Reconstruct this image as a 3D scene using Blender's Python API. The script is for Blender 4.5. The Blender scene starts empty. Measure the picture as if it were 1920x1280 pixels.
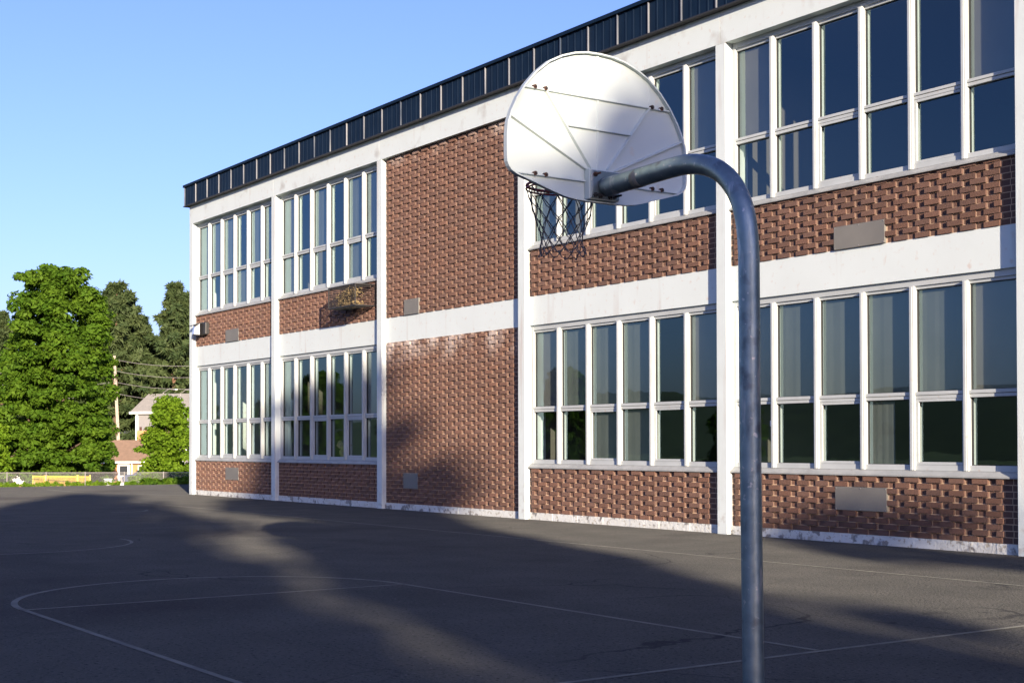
import bpy, math, random
import numpy as np
from mathutils import Matrix, Vector
R = math.radians
random.seed(7)
S = bpy.context.scene

# ------------------------------------------------------------------ camera
cam = bpy.data.cameras.new('camera')
camo = bpy.data.objects.new('camera', cam)
S.collection.objects.link(camo)
S.camera = camo
cam.sensor_width = 36
cam.lens = 49.125
cam.shift_y = 0.0786
cam.clip_start = 0.1
cam.clip_end = 5000
f_, cx_, cy_ = 2620., 960., 791.
up = Vector((-330, -166800, 2620)).normalized()
w_ = Vector((-862 - cx_, 836 - cy_, f_)); w_ = (w_ - up * w_.dot(up)).normalized()
Xa = -w_; Za = up; Ya = Za.cross(Xa)
M3 = Matrix((Xa, Ya, Za))
camo.matrix_world = Matrix.Translation((0, -15.593, 1.45)) @ (M3 @ Matrix.Diagonal((1, -1, -1))).to_4x4()

# ------------------------------------------------------------------ sky and sun
SUN_EL, SUN_AZ = R(12), (0.942, -0.335)          # horizontal direction towards the sun
world = bpy.data.worlds.new('World'); S.world = world; world.use_nodes = True
nt = world.node_tree; bg = nt.nodes['Background']
sky = nt.nodes.new('ShaderNodeTexSky'); sky.sky_type = 'NISHITA'; sky.sun_disc = False
sky.sun_elevation = SUN_EL
sky.sun_rotation = math.atan2(SUN_AZ[0], SUN_AZ[1])
sky.altitude = 200; sky.air_density = 1.0; sky.dust_density = 1.6; sky.ozone_density = 3.0
tn = nt.nodes.new('ShaderNodeMix'); tn.data_type = 'RGBA'; tn.blend_type = 'MULTIPLY'; tn.inputs['Factor'].default_value = 1
tn.inputs[7].default_value = (1.02, 0.945, 1.40, 1)             # camera white balance of the sky light
nt.links.new(sky.outputs[0], tn.inputs[6]); nt.links.new(tn.outputs[2], bg.inputs[0]); bg.inputs[1].default_value = 0.078
sl = bpy.data.lights.new('sun', 'SUN'); sl.energy = 4.85; sl.angle = R(0.53); sl.color = (1.0, 0.815, 0.635)
so = bpy.data.objects.new('sun', sl); S.collection.objects.link(so)
d = Vector((SUN_AZ[0] * math.cos(SUN_EL), SUN_AZ[1] * math.cos(SUN_EL), math.sin(SUN_EL)))
so.rotation_euler = d.to_track_quat('Z', 'Y').to_euler()
S.view_settings.view_transform = 'Standard'; S.view_settings.look = 'None'
S.view_settings.gamma = 1; S.view_settings.use_curve_mapping = False
S.view_settings.exposure = 1.42
S.cycles.max_bounces = 6; S.cycles.transparent_max_bounces = 12
S.cycles.use_denoising = True

# ------------------------------------------------------------------ materials
def mat(name, base, rough=0.7, metal=0.0, spec=0.5, var=None, vscale=4.0, vdetail=6, bump=0, bscale=40,
        stains=None, tint=False, sub=None):
    """base colour with optional noise variation to `var`, optional stains (colour, scale, lo, hi, zmin, zmax)"""
    m = bpy.data.materials.new(name); m.use_nodes = True
    n = m.node_tree.nodes; l = m.node_tree.links; p = n['Principled BSDF']
    p.inputs['Roughness'].default_value = rough; p.inputs['Metallic'].default_value = metal
    p.inputs['Specular IOR Level'].default_value = spec
    if rough > 0.8: p.inputs['Diffuse Roughness'].default_value = 1.0
    geo = n.new('ShaderNodeNewGeometry')
    col = None
    if var:
        t = n.new('ShaderNodeTexNoise'); t.inputs['Scale'].default_value = vscale; t.inputs['Detail'].default_value = vdetail
        l.new(geo.outputs['Position'], t.inputs['Vector'])
        r = n.new('ShaderNodeValToRGB'); r.color_ramp.elements[0].position = 0.32; r.color_ramp.elements[1].position = 0.68
        r.color_ramp.elements[0].color = (*base, 1); r.color_ramp.elements[1].color = (*var, 1)
        l.new(t.outputs['Fac'], r.inputs['Fac']); col = r.outputs['Color']
    else:
        c = n.new('ShaderNodeRGB'); c.outputs[0].default_value = (*base, 1); col = c.outputs[0]
    if tint:
        a = n.new('ShaderNodeAttribute'); a.attribute_name = 'tint'
        mx = n.new('ShaderNodeMix'); mx.data_type = 'RGBA'; mx.blend_type = 'MULTIPLY'; mx.inputs['Factor'].default_value = 1
        l.new(col, mx.inputs[6]); l.new(a.outputs['Color'], mx.inputs[7]); col = mx.outputs[2]
    for st in (stains or []):
        sc, ssc, lo, hi, z0, z1 = st[:6]
        t = n.new('ShaderNodeTexNoise'); t.inputs['Scale'].default_value = ssc; t.inputs['Detail'].default_value = 8
        if len(st) > 6:
            mp_ = n.new('ShaderNodeMapping'); mp_.inputs['Scale'].default_value = (1, 1, st[6]); l.new(geo.outputs['Position'], mp_.inputs[0]); l.new(mp_.outputs[0], t.inputs['Vector'])
        else: l.new(geo.outputs['Position'], t.inputs['Vector'])
        mr = n.new('ShaderNodeMapRange'); mr.inputs[1].default_value = lo; mr.inputs[2].default_value = hi
        l.new(t.outputs['Fac'], mr.inputs[0]); fac = mr.outputs[0]
        if z0 is not None:
            sp = n.new('ShaderNodeSeparateXYZ'); l.new(geo.outputs['Position'], sp.inputs[0])
            zr = n.new('ShaderNodeMapRange'); zr.inputs[1].default_value = z0; zr.inputs[2].default_value = z1
            l.new(sp.outputs[2], zr.inputs[0])
            mu = n.new('ShaderNodeMath'); mu.operation = 'MULTIPLY'; l.new(fac, mu.inputs[0]); l.new(zr.outputs[0], mu.inputs[1]); fac = mu.outputs[0]
        mx = n.new('ShaderNodeMix'); mx.data_type = 'RGBA'; l.new(fac, mx.inputs['Factor'])
        l.new(col, mx.inputs[6]); mx.inputs[7].default_value = (*sc, 1); col = mx.outputs[2]
    l.new(col, p.inputs['Base Color'])
    if bump:
        t = n.new('ShaderNodeTexNoise'); t.inputs['Scale'].default_value = bscale; t.inputs['Detail'].default_value = 8
        l.new(geo.outputs['Position'], t.inputs['Vector'])
        b = n.new('ShaderNodeBump'); b.inputs['Strength'].default_value = bump; b.inputs['Distance'].default_value = 0.02
        l.new(t.outputs['Fac'], b.inputs['Height']); l.new(b.outputs[0], p.inputs['Normal'])
    return m

def leafmat(name, c1, c2, trans=0.35):
    m = bpy.data.materials.new(name); m.use_nodes = True
    n = m.node_tree.nodes; l = m.node_tree.links; n.clear()
    o = n.new('ShaderNodeOutputMaterial'); a = n.new('ShaderNodeAttribute'); a.attribute_name = 'tint'
    sep = n.new('ShaderNodeSeparateColor'); l.new(a.outputs['Color'], sep.inputs[0])
    mx = n.new('ShaderNodeMix'); mx.data_type = 'RGBA'; l.new(sep.outputs[0], mx.inputs['Factor'])
    mx.inputs[6].default_value = (*c1, 1); mx.inputs[7].default_value = (*c2, 1)
    df = n.new('ShaderNodeBsdfPrincipled'); df.inputs['Roughness'].default_value = 0.6; df.inputs['Specular IOR Level'].default_value = 0.1
    tr = n.new('ShaderNodeBsdfTranslucent')
    l.new(mx.outputs[2], df.inputs['Base Color']); l.new(mx.outputs[2], tr.inputs['Color'])
    ms = n.new('ShaderNodeMixShader'); ms.inputs[0].default_value = trans
    l.new(df.outputs[0], ms.inputs[1]); l.new(tr.outputs[0], ms.inputs[2]); l.new(ms.outputs[0], o.inputs[0])
    return m

def glassmat():
    m = bpy.data.materials.new('window_glass'); m.use_nodes = True
    n = m.node_tree.nodes; l = m.node_tree.links; n.clear()
    o = n.new('ShaderNodeOutputMaterial')
    geo = n.new('ShaderNodeNewGeometry')
    def mth(op, a, b=None):
        q = n.new('ShaderNodeMath'); q.operation = op
        for i_, v_ in enumerate((a, b)):
            if v_ is None: continue
            if isinstance(v_, float): q.inputs[i_].default_value = v_
            else: l.new(v_, q.inputs[i_])
        return q.outputs[0]
    dp = n.new('ShaderNodeVectorMath'); dp.operation = 'DOT_PRODUCT'
    l.new(geo.outputs['Normal'], dp.inputs[0]); l.new(geo.outputs['Incoming'], dp.inputs[1])
    om = mth('SUBTRACT', 1.0, mth('ABSOLUTE', dp.outputs['Value']))      # Schlick reflectance of a double pane, same from both sides
    refl = mth('ADD', 0.105, mth('MULTIPLY', 0.915, mth('POWER', om, 4.6)))
    t = n.new('ShaderNodeTexNoise'); t.inputs['Scale'].default_value = 1.3; t.inputs['Detail'].default_value = 2
    l.new(geo.outputs['Position'], t.inputs['Vector'])
    b = n.new('ShaderNodeBump'); b.inputs['Strength'].default_value = 0.12; b.inputs['Distance'].default_value = 0.01
    l.new(t.outputs['Fac'], b.inputs['Height'])
    g = n.new('ShaderNodeBsdfGlossy'); g.inputs['Roughness'].default_value = 0.01; g.inputs['Color'].default_value = (0.62, 0.90, 1, 1)
    l.new(b.outputs[0], g.inputs['Normal'])
    tp = n.new('ShaderNodeBsdfTransparent'); tp.inputs[0].default_value = (0.80, 0.86, 0.84, 1)
    ms = n.new('ShaderNodeMixShader'); l.new(refl, ms.inputs[0]); l.new(tp.outputs[0], ms.inputs[1]); l.new(g.outputs[0], ms.inputs[2])
    l.new(ms.outputs[0], o.inputs[0])
    return m

def linkmat(name, col, dens):
    m = bpy.data.materials.new(name); m.use_nodes = True
    n = m.node_tree.nodes; l = m.node_tree.links; p = n['Principled BSDF']; p.inputs['Base Color'].default_value = (*col, 1)
    p.inputs['Alpha'].default_value = dens
    return m

MAT = dict(
    white=mat('white_painted_concrete', (0.565, 0.640, 0.630), 0.65, var=(0.54, 0.61, 0.60), vscale=1.2, bump=0.12, bscale=60,
              stains=[((0.34, 0.34, 0.31), 1.6, 0.57, 0.72, 7.5, 8.1), ((0.50, 0.48, 0.44), 9, 0.60, 0.75, None, None), ((0.46, 0.46, 0.43), 5, 0.60, 0.80, None, None, 0.10)]),
    column=mat('white_painted_column', (0.565, 0.640, 0.630), 0.6, var=(0.525, 0.59, 0.58), vscale=2, bump=0.15, bscale=60,
               stains=[((0.34, 0.32, 0.28), 7, 0.52, 0.68, 0.9, -0.3), ((0.45, 0.43, 0.40), 6, 0.54, 0.74, None, None, 0.08)]),
    base=mat('peeling_white_base', (0.60, 0.64, 0.62), 0.8, var=(0.52, 0.54, 0.50), vscale=5, bump=0.6, bscale=25,
             stains=[((0.20, 0.20, 0.19), 5.5, 0.56, 0.62, None, None), ((0.34, 0.33, 0.28), 17, 0.58, 0.66, None, None)]),
    brick=mat('brown_brick', (0.112, 0.063, 0.046), 0.85, tint=True, bump=0.5, bscale=90,
              stains=[((0.40, 0.36, 0.33), 2.2, 0.42, 0.75, 7.55, 7.95)]),
    brick3=mat('brown_brick_with_bloom', (0.112, 0.063, 0.046), 0.85, tint=True, bump=0.5, bscale=90,
               stains=[((0.40, 0.36, 0.34), 2.0, 0.40, 0.66, 3.15, 3.75)]),
    mortar=mat('sand_mortar', (0.50, 0.37, 0.25), 0.95, var=(0.40, 0.30, 0.21), vscale=12),
    alu=mat('painted_window_frame', (0.41, 0.45, 0.45), 0.45, var=(0.36, 0.395, 0.395), vscale=3, stains=[((0.38, 0.36, 0.33), 14, 0.64, 0.74, None, None)]),
    sill=mat('metal_sill', (0.31, 0.33, 0.32), 0.5, var=(0.25, 0.27, 0.265), vscale=5, stains=[((0.22, 0.20, 0.18), 18, 0.63, 0.72, None, None)]),
    gasket=mat('black_gasket', (0.02, 0.02, 0.02), 0.6),
    glass=glassmat(),
    curtain=mat('grey_curtain', (0.125, 0.135, 0.13), 0.75, var=(0.11, 0.12, 0.115), vscale=2.5),
    blind=mat('beige_blind', (0.17, 0.16, 0.15), 0.75, var=(0.15, 0.142, 0.135), vscale=2.0),
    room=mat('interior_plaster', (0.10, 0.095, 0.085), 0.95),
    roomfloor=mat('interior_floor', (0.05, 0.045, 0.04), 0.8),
    navy=mat('navy_corrugated_metal', (0.003, 0.011, 0.027), 0.6, metal=0.0, spec=0.12, var=(0.005, 0.015, 0.034), vscale=3),
    seam=mat('weathered_seam', (0.24, 0.25, 0.26), 0.5, var=(0.03, 0.045, 0.07), vscale=0.7),
    vent=mat('bare_metal_plate', (0.185, 0.182, 0.160), 0.6, metal=0.1, var=(0.155, 0.153, 0.138), vscale=2.5),
    asphalt=mat('asphalt', (0.0535, 0.0565, 0.0525), 0.92, spec=0.06, var=(0.071, 0.073, 0.067), vscale=1.3, vdetail=10, bump=1.0, bscale=38,
                stains=[((0.105, 0.096, 0.088), 70, 0.58, 0.70, None, None), ((0.036, 0.034, 0.034), 0.22, 0.54, 0.74, None, None), ((0.024, 0.025, 0.026), 30, 0.57, 0.66, None, None), ((0.10, 0.10, 0.095), 22, 0.64, 0.70, None, None)]),
    grass=mat('grass_ground', (0.050, 0.085, 0.018), 0.95, var=(0.10, 0.12, 0.035), vscale=0.6, bump=0.6, bscale=12),
    paint=mat('faded_court_paint', (0.112, 0.118, 0.100), 0.9, var=(0.058, 0.062, 0.058), vscale=5, vdetail=12),
    galv=mat('galvanised_steel', (0.16, 0.215, 0.235), 0.40, metal=0.75, spec=0.5, var=(0.25, 0.315, 0.33), vscale=9, vdetail=6, bump=0.12, bscale=18,
             stains=[((0.10, 0.11, 0.13), 5, 0.56, 0.66, None, None), ((0.46, 0.46, 0.45), 26, 0.64, 0.70, None, None), ((0.42, 0.43, 0.43), 14, 0.60, 0.68, None, None, 0.15), ((0.10, 0.13, 0.15), 9, 0.60, 0.72, None, None, 0.4)]),
    board=mat('white_painted_steel', (0.50, 0.575, 0.565), 0.5, var=(0.47, 0.545, 0.535), vscale=3, stains=[((0.52, 0.47, 0.38), 8, 0.66, 0.8, None, None)]),
    rust=mat('rusty_steel', (0.10, 0.035, 0.018), 0.8, var=(0.03, 0.018, 0.014), vscale=30),
    redrim=mat('dark_red_rim', (0.42, 0.045, 0.040), 0.5, var=(0.26, 0.035, 0.030), vscale=20),
    net=mat('weathered_net_cord', (0.085, 0.09, 0.11), 0.9),
    dark=mat('black_metal', (0.025, 0.025, 0.025), 0.5),
    lens=mat('lamp_lens', (0.55, 0.55, 0.55), 0.15, spec=0.8),
    nest=mat('tan_straw', (0.36, 0.28, 0.13), 0.95, var=(0.18, 0.13, 0.06), vscale=14, bump=1, bscale=30),
    bark=mat('bark', (0.11, 0.075, 0.05), 0.95, var=(0.06, 0.045, 0.035), vscale=3, bump=1, bscale=6),
    pinebark=mat('pine_bark', (0.20, 0.11, 0.07), 0.95, var=(0.10, 0.07, 0.05), vscale=2, bump=1, bscale=6),
    maple=leafmat('maple_leaves', (0.050, 0.118, 0.010), (0.108, 0.192, 0.016), 0.42),
    lime=leafmat('light_green_leaves', (0.085, 0.175, 0.010), (0.165, 0.270, 0.020), 0.4),
    pine=leafmat('pine_needles', (0.032, 0.058, 0.022), (0.074, 0.100, 0.036), 0.2),
    purple=leafmat('purple_leaves', (0.035, 0.010, 0.010), (0.075, 0.022, 0.018), 0.2),
    tanbrick=mat('orange_brick_wall', (0.52, 0.27, 0.12), 0.9, var=(0.44, 0.22, 0.10), vscale=2),
    brownroof=mat('brown_shingles', (0.155, 0.105, 0.072), 0.9, var=(0.12, 0.083, 0.058), vscale=3),
    greyroof=mat('grey_shingles', (0.17, 0.165, 0.155), 0.9, var=(0.13, 0.13, 0.125), vscale=3),
    blueroof=mat('dark_roof', (0.03, 0.035, 0.05), 0.9),
    siding=mat('grey_siding', (0.22, 0.215, 0.205), 0.8, var=(0.19, 0.19, 0.185), vscale=2),
    trim=mat('white_trim', (0.66, 0.70, 0.67), 0.6),
    pane=mat('dark_house_pane', (0.03, 0.035, 0.04), 0.1),
    yellow=mat('yellow_paint', (0.62, 0.40, 0.02), 0.5),
    yellowmesh=linkmat('yellow_mesh', (0.55, 0.36, 0.03), 0.22),
    chain=linkmat('chain_link', (0.30, 0.30, 0.30), 0.16),
    steel=mat('grey_steel_post', (0.30, 0.29, 0.27), 0.5, metal=0.4),
    wood=mat('weathered_pole_wood', (0.42, 0.37, 0.30), 0.9, var=(0.30, 0.26, 0.21), vscale=3),
    carwhite=mat('white_car_paint', (0.72, 0.72, 0.70), 0.3),
    carblue=mat('dark_blue_car_paint', (0.03, 0.05, 0.10), 0.3),
    rubber=mat('tyre_rubber', (0.02, 0.02, 0.02), 0.9),
    hill=mat('wooded_hill', (0.020, 0.035, 0.014), 1.0, var=(0.035, 0.055, 0.020), vscale=0.08, bump=1, bscale=0.3),
    paper=mat('white_paper', (0.75, 0.75, 0.78), 0.8),
)

def add_cracks(m):
    n = m.node_tree.nodes; l = m.node_tree.links; p = n['Principled BSDF']
    src = p.inputs['Base Color'].links[0].from_socket
    geo = n.new('ShaderNodeNewGeometry'); nz = n.new('ShaderNodeTexNoise'); nz.inputs['Scale'].default_value = 1.4; nz.inputs['Detail'].default_value = 6
    l.new(geo.outputs['Position'], nz.inputs['Vector'])
    ad = n.new('ShaderNodeMix'); ad.data_type = 'RGBA'; ad.inputs['Factor'].default_value = 0.30
    l.new(geo.outputs['Position'], ad.inputs[6]); l.new(nz.outputs['Color'], ad.inputs[7])
    vo = n.new('ShaderNodeTexVoronoi'); vo.feature = 'DISTANCE_TO_EDGE'; vo.inputs['Scale'].default_value = 0.42
    l.new(ad.outputs[2], vo.inputs['Vector'])
    mr = n.new('ShaderNodeMapRange'); mr.inputs[1].default_value = 0.0015; mr.inputs[2].default_value = 0.0045; mr.inputs[3].default_value = 1; mr.inputs[4].default_value = 0
    l.new(vo.outputs['Distance'], mr.inputs[0])
    n2 = n.new('ShaderNodeTexNoise'); n2.inputs['Scale'].default_value = 0.35; l.new(geo.outputs['Position'], n2.inputs['Vector'])
    m2 = n.new('ShaderNodeMapRange'); m2.inputs[1].default_value = 0.50; m2.inputs[2].default_value = 0.62; l.new(n2.outputs['Fac'], m2.inputs[0])
    mu = n.new('ShaderNodeMath'); mu.operation = 'MULTIPLY'; l.new(mr.outputs[0], mu.inputs[0]); l.new(m2.outputs[0], mu.inputs[1])
    mx = n.new('ShaderNodeMix'); mx.data_type = 'RGBA'; l.new(mu.outputs[0], mx.inputs['Factor']); l.new(src, mx.inputs[6]); mx.inputs[7].default_value = (0.030, 0.032, 0.033, 1)
    l.new(mx.outputs[2], p.inputs['Base Color'])
add_cracks(MAT['asphalt'])

# ------------------------------------------------------------------ builders
class MB:
    def __init__(s): s.v = []; s.f = []; s.t = []
    def quadbox(s, x0, x1, y0, y1, z0, z1, tint=None):
        b = len(s.v)
        s.v += [(x0, y0, z0), (x1, y0, z0), (x1, y1, z0), (x0, y1, z0), (x0, y0, z1), (x1, y0, z1), (x1, y1, z1), (x0, y1, z1)]
        s.f += [(b, b+3, b+2, b+1), (b+4, b+5, b+6, b+7), (b, b+1, b+5, b+4), (b+1, b+2, b+6, b+5), (b+2, b+3, b+7, b+6), (b+3, b, b+4, b+7)]
        if tint is not None: s.t += [tint] * 6
        return s
    def poly(s, pts):
        b = len(s.v); s.v += [tuple(p) for p in pts]; s.f.append(tuple(range(b, b+len(pts)))); return s
    def prism(s, pts, dvec):
        """closed polygon pts extruded by dvec"""
        b = len(s.v); n = len(pts); dv = Vector(dvec)
        s.v += [tuple(p) for p in pts] + [tuple(Vector(p) + dv) for p in pts]
        s.f.append(tuple(range(b, b+n))[::-1]); s.f.append(tuple(range(b+n, b+2*n)))
        for i in range(n):
            j = (i+1) % n; s.f.append((b+i, b+j, b+n+j, b+n+i))
        return s
    def tube(s, pts, rad, seg=8, closed=False, caps=True):
        pts = [Vector(p) for p in pts]; n = len(pts); b = len(s.v)
        rad = rad if isinstance(rad, (list, tuple)) else [rad] * n
        prev = None
        for i, p in enumerate(pts):
            if closed: t = pts[(i+1) % n] - pts[i-1]
            else: t = pts[min(i+1, n-1)] - pts[max(i-1, 0)]
            t.normalize()
            if prev is None:
                a = Vector((0, 0, 1)) if abs(t.z) < 0.9 else Vector((1, 0, 0))
                prev = t.cross(a).normalized()
            prev = (prev - t * prev.dot(t)).normalized(); q = t.cross(prev)
            for k in range(seg):
                an = 2 * math.pi * k / seg
                s.v.append(tuple(p + (prev * math.cos(an) + q * math.sin(an)) * rad[i]))
        m = n if closed else n - 1
        for i in range(m):
            for k in range(seg):
                a0 = b + i*seg + k; a1 = b + i*seg + (k+1) % seg; c0 = b + ((i+1) % n)*seg + k; c1 = b + ((i+1) % n)*seg + (k+1) % seg
                s.f.append((a0, a1, c1, c0))
        if caps and not closed:
            s.f.append(tuple(b + k for k in range(seg))[::-1]); s.f.append(tuple(b + (n-1)*seg + k for k in range(seg)))
        return s
    def disc(s, c, ax, r, h, seg=12):
        c = Vector(c); ax = Vector(ax).normalized(); return s.tube([c, c + ax*h], r, seg)
    def build(s, name, m, parent=None, smooth=False, bevel=0, auto=None):
        me = bpy.data.meshes.new(name); me.from_pydata(s.v, [], s.f)
        if s.t:
            at = me.color_attributes.new('tint', 'FLOAT_COLOR', 'CORNER')
            arr = np.repeat(np.array([(t[0], t[1], t[2], 1) for t in s.t], dtype=np.float32), [len(f) for f in s.f], axis=0)
            at.data.foreach_set('color', arr.ravel())
        me.materials.append(MAT[m] if isinstance(m, str) else m)
        if smooth:
            me.polygons.foreach_set('use_smooth', [len(f) <= 4 for f in s.f])
        me.update()
        o = bpy.data.objects.new(name, me); S.collection.objects.link(o)
        if parent: o.parent = parent
        if bevel:
            bm = o.modifiers.new('bevel', 'BEVEL'); bm.width = bevel; bm.segments = 2; bm.limit_method = 'ANGLE'
        return o

def tag(o, label=None, cat=None, group=None, kind=None):
    for k, v in (('label', label), ('category', cat), ('group', group), ('kind', kind)):
        if v: o[k] = v
    return o
def empty(name, loc, label, cat, group=None, rz=0):
    o = bpy.data.objects.new(name, None); S.collection.objects.link(o); o.location = loc; o.rotation_euler.z = rz
    o.empty_display_size = 0.2
    return tag(o, label, cat, group)
def copy_tree(o, parent=None):
    c = o.copy(); S.collection.objects.link(c)
    if parent is not None: c.parent = parent
    for ch in [x for x in kids.get(o.name, [])]: copy_tree(ch, c)
    return c
kids = {}
def remember(o):
    kids.clear()
    for x in bpy.data.objects:
        if x.parent: kids.setdefault(x.parent.name, []).append(x)

# ------------------------------------------------------------------ ground
def ground_z(x, y):
    t = 0.0
    if x < -50: t = -1.1 * min(1, (-50 - x) / 27.) ** 0.8
    if x < -77: t = -1.1 - 1.3 * min(1, (-77 - x) / 50.)
    return t - 0.02
mb = MB()
xs = [-3000, -1200, -500, -300, -220, -180, -150, -140, -127, -110, -95, -85, -77, -72, -66, -60, -56, -53, -50, -47, -40, -20, 0, 20, 60, 150, 500, 1500, 3000]
ys = [-3000, -1000, -400, -200, -100, -60, -40, -20, 0, 15, 30, 45, 60, 100, 200, 500, 1500, 3000]
for x in xs:
    for y in ys: mb.v.append((x, y, ground_z(x, y)))
for i in range(len(xs)-1):
    for j in range(len(ys)-1):
        a = i*len(ys)+j; mb.f.append((a, a+len(ys), a+len(ys)+1, a+1))
tag(mb.build('ground', 'grass', smooth=True), kind='structure')
# asphalt yard: ragged far edge, runs under the building line
random.seed(3)
edge = [(-49.6 + 0.28*y*0 + random.uniform(-.12, .12) + (0.55 if y > 0 else 0) * min(1, y/4.), y) for y in [-48 + k*1.0 for k in range(0, 62)]]
pts = [(30, -48, 0), (30, 0.30, 0), (-38.9, 0.30, 0), (-38.9, 13, 0)] + [(e[0], e[1], 0) for e in reversed(edge)]
mb = MB(); mb.poly(pts)
tag(mb.build('schoolyard_asphalt', 'asphalt'), kind='structure')

# court lines, one sheet 4 mm above the asphalt
def line_strip(mb, pts, w, closed=False):
    P = [Vector((p[0], p[1], 0)) for p in pts]; n = len(P); b = len(mb.v)
    for i in range(n):
        t = (P[(i+1) % n] - P[i-1]) if closed else (P[min(i+1, n-1)] - P[max(0, i-1)])
        t.normalize(); nn = Vector((-t.y, t.x, 0))
        mb.v += [(*(P[i] + nn*w/2).xy, 0.004), (*(P[i] - nn*w/2).xy, 0.004)]
    for i in range(n if closed else n-1):
        j = (i+1) % n
        mb.f.append((b+2*i, b+2*i+1, b+2*j+1, b+2*j))
def painted(name, pts, w=0.05):
    mb = MB(); line_strip(mb, pts, w); return tag(mb.build(name, 'paint'), kind='structure')
yc = -10.164
def arc(cx, cy, r, a0, a1, n=48): return [(cx + r*math.cos(R(a0 + (a1-a0)*i/n)), cy + r*math.sin(R(a0 + (a1-a0)*i/n))) for i in range(n+1)]
lw = 1.93
painted('baseline_marking', [(-6.8, -18), (-6.8, -3.26)])
painted('sideline_marking', [(-6.84, -3.23), (-20, -3.23), (-35, -3.23)])
painted('lane_marking', [(-6.84, yc-lw), (-12.50, yc-lw)])
painted('lane_marking', [(-6.84, yc+lw), (-12.50, yc+lw)])
painted('free_throw_line_marking', [(-12.55, yc-lw-.03), (-12.55, yc+lw+.03)], 0.05)
painted('free_throw_arc_marking', arc(-12.60, yc, lw, 90, 270), 0.06)
painted('centre_circle_marking', arc(-21, yc, lw, -90, 95))
painted('far_arc_marking', arc(-30.2, -5.3, 0.75, -20, 80), 0.07)
painted('far_line_marking', [(-37.9, -0.45), (-41.3, -1.66), (-43.1, -2.06), (-45.8, -2.1)], 0.07)

# ------------------------------------------------------------------ school building
NB = 9
BX = [-38.97 + 5.585*k for k in range(NB+1)]       # left edge of every column
CW = 0.225
school = empty('school_building', (-25, 6, 0), 'long two-storey school with white concrete frame, woven brown brickwork and navy roof edge', 'school building')
school.location = (0, 0, 0)
XR = BX[-1] + CW
rnd = random.Random(11)
for k, x in enumerate(BX):
    MB().quadbox(x, x+CW, 0, 0.5, -0.05, 7.893).build('column', 'column', school, bevel=0.006)
# top beam, flush with the columns but 2 mm proud, with expansion joints
for k in range(NB):
    g = 0.004
    MB().quadbox(BX[k] + (0 if k == 0 else 0.115) + g, BX[k+1] + 0.115 - g, -0.002, 0.45, 7.892, 8.44).build('top_beam', 'white', school)
MB().quadbox(BX[0]+.01, XR-.01, 0.01, 0.44, 7.90, 8.43).build('beam_core', 'mortar', school)
for k in range(NB):
    x0, x1 = BX[k]+CW, BX[k+1]
    MB().quadbox(x0, x1, 0.115, 0.45, 3.735, 4.296).build('floor_band', 'white', school)
    b = MB()
    n = 14; prev = None                                # broken uneven lower edge
    for i in range(n):
        xa = x0 + (x1-x0)*i/n; xb = x0 + (x1-x0)*(i+1)/n
        b.quadbox(xa, xb, 0.085 + rnd.uniform(-.004, .004), 0.3, -0.05, 0.135)
    b.build('foundation_strip', 'base', school)

# woven brickwork
C_H = 0.0852; PER = 0.3754; STR = 0.245; J = 0.012
def brick_panel(x0, x1, z0, z1, holes=(), m='brick'):
    b = MB(); back = MB()
    back.quadbox(x0, x1, 0.1170, 0.3, z0, z1)
    ncourse = int(math.ceil((z1 - z0) / C_H - 0.15))
    xe = x1 - 0.31                                     # right end of the woven field
    def put(xa, xb, y, za, zb, tn_):
        for h in holes:
            if xa < h[1] and xb > h[0] and za < h[3] - .02 and zb > h[2] + .02:
                if h[0] - xa > .02: put(xa, h[0], y, za, zb, tn_)
                if xb - h[1] > .02: put(h[1], xb, y, za, zb, tn_)
                return
        b.quadbox(xa, xb, y, 0.1213, za, zb, tn_)
    def tint(extra=1.0):
        v = rnd.uniform(0.84, 1.14) * extra; w = rnd.uniform(-0.05, 0.05)
        return (v*(1+w), v, v*(1-w))
    for c in range(ncourse):
        za = z0 + c*C_H + J/2; zb = min(z0 + (c+1)*C_H - J/2, z1)
        if zb - za < 0.01: continue
        A = c % 2 == 1
        proud = 0.035 if A else 0.021
        x = xe + (0.03 if A else 0.0)
        first = True
        # flush bricks right of the field
        for xa, xb in ((x, x + (x1-x)*.5 - J/2), (x + (x1-x)*.5 + J/2, x1)):
            b.quadbox(xa + (J if xa == x else 0), xb, 0.115, 0.1213, za, zb, tint())
        while x > x0 + 0.10:
            L = STR if not (first and A) else STR*0.42
            xa = max(x - L, x0 + 0.095)
            if x - xa > 0.03:
                put(xa, x, 0.115 - proud + rnd.uniform(-.0015, .0015), za + rnd.uniform(-.001, .001), zb, tint())
            x = xa; first = False
            if x <= x0 + 0.10: break
            hb = x - J; ha = max(x - (PER - STR) + J, x0 + 0.10)
            if hb - ha > 0.02:
                put(ha, hb, 0.115, za, zb, tint(1.12))  # header bricks tinted brighter: the sunlight on them is put into the colour
            x = x - (PER - STR)
        b.quadbox(x0 + 0.002, min(x, x0 + 0.10) - J if x > x0 + 0.04 else x0 + 0.09, 0.115, 0.1213, za, zb, tint())
    p = b.build('brick_panel', m, school)
    back.build('mortar_bed', 'mortar', p)
    return p

def vent_cover(x0, x1, z0, z1, label=None):
    b = MB().quadbox(x0, x1, 0.078, 0.12, z0, z1)
    o = b.build('vent_cover', 'vent', school, bevel=0.003)
    if label: o['label'] = label
    s = MB()
    for (sx, sz) in ((x0+.02, z0+.02), (x1-.02, z0+.02), (x0+.02, z1-.02), (x1-.02, z1-.02), ((x0+x1)/2, z1-.02), ((x0+x1)/2, z0+.02)):
        s.disc((sx, 0.0785, sz), (0, -1, 0), 0.008, 0.006, 8)
    s.build('screw', 'steel', o)

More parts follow.
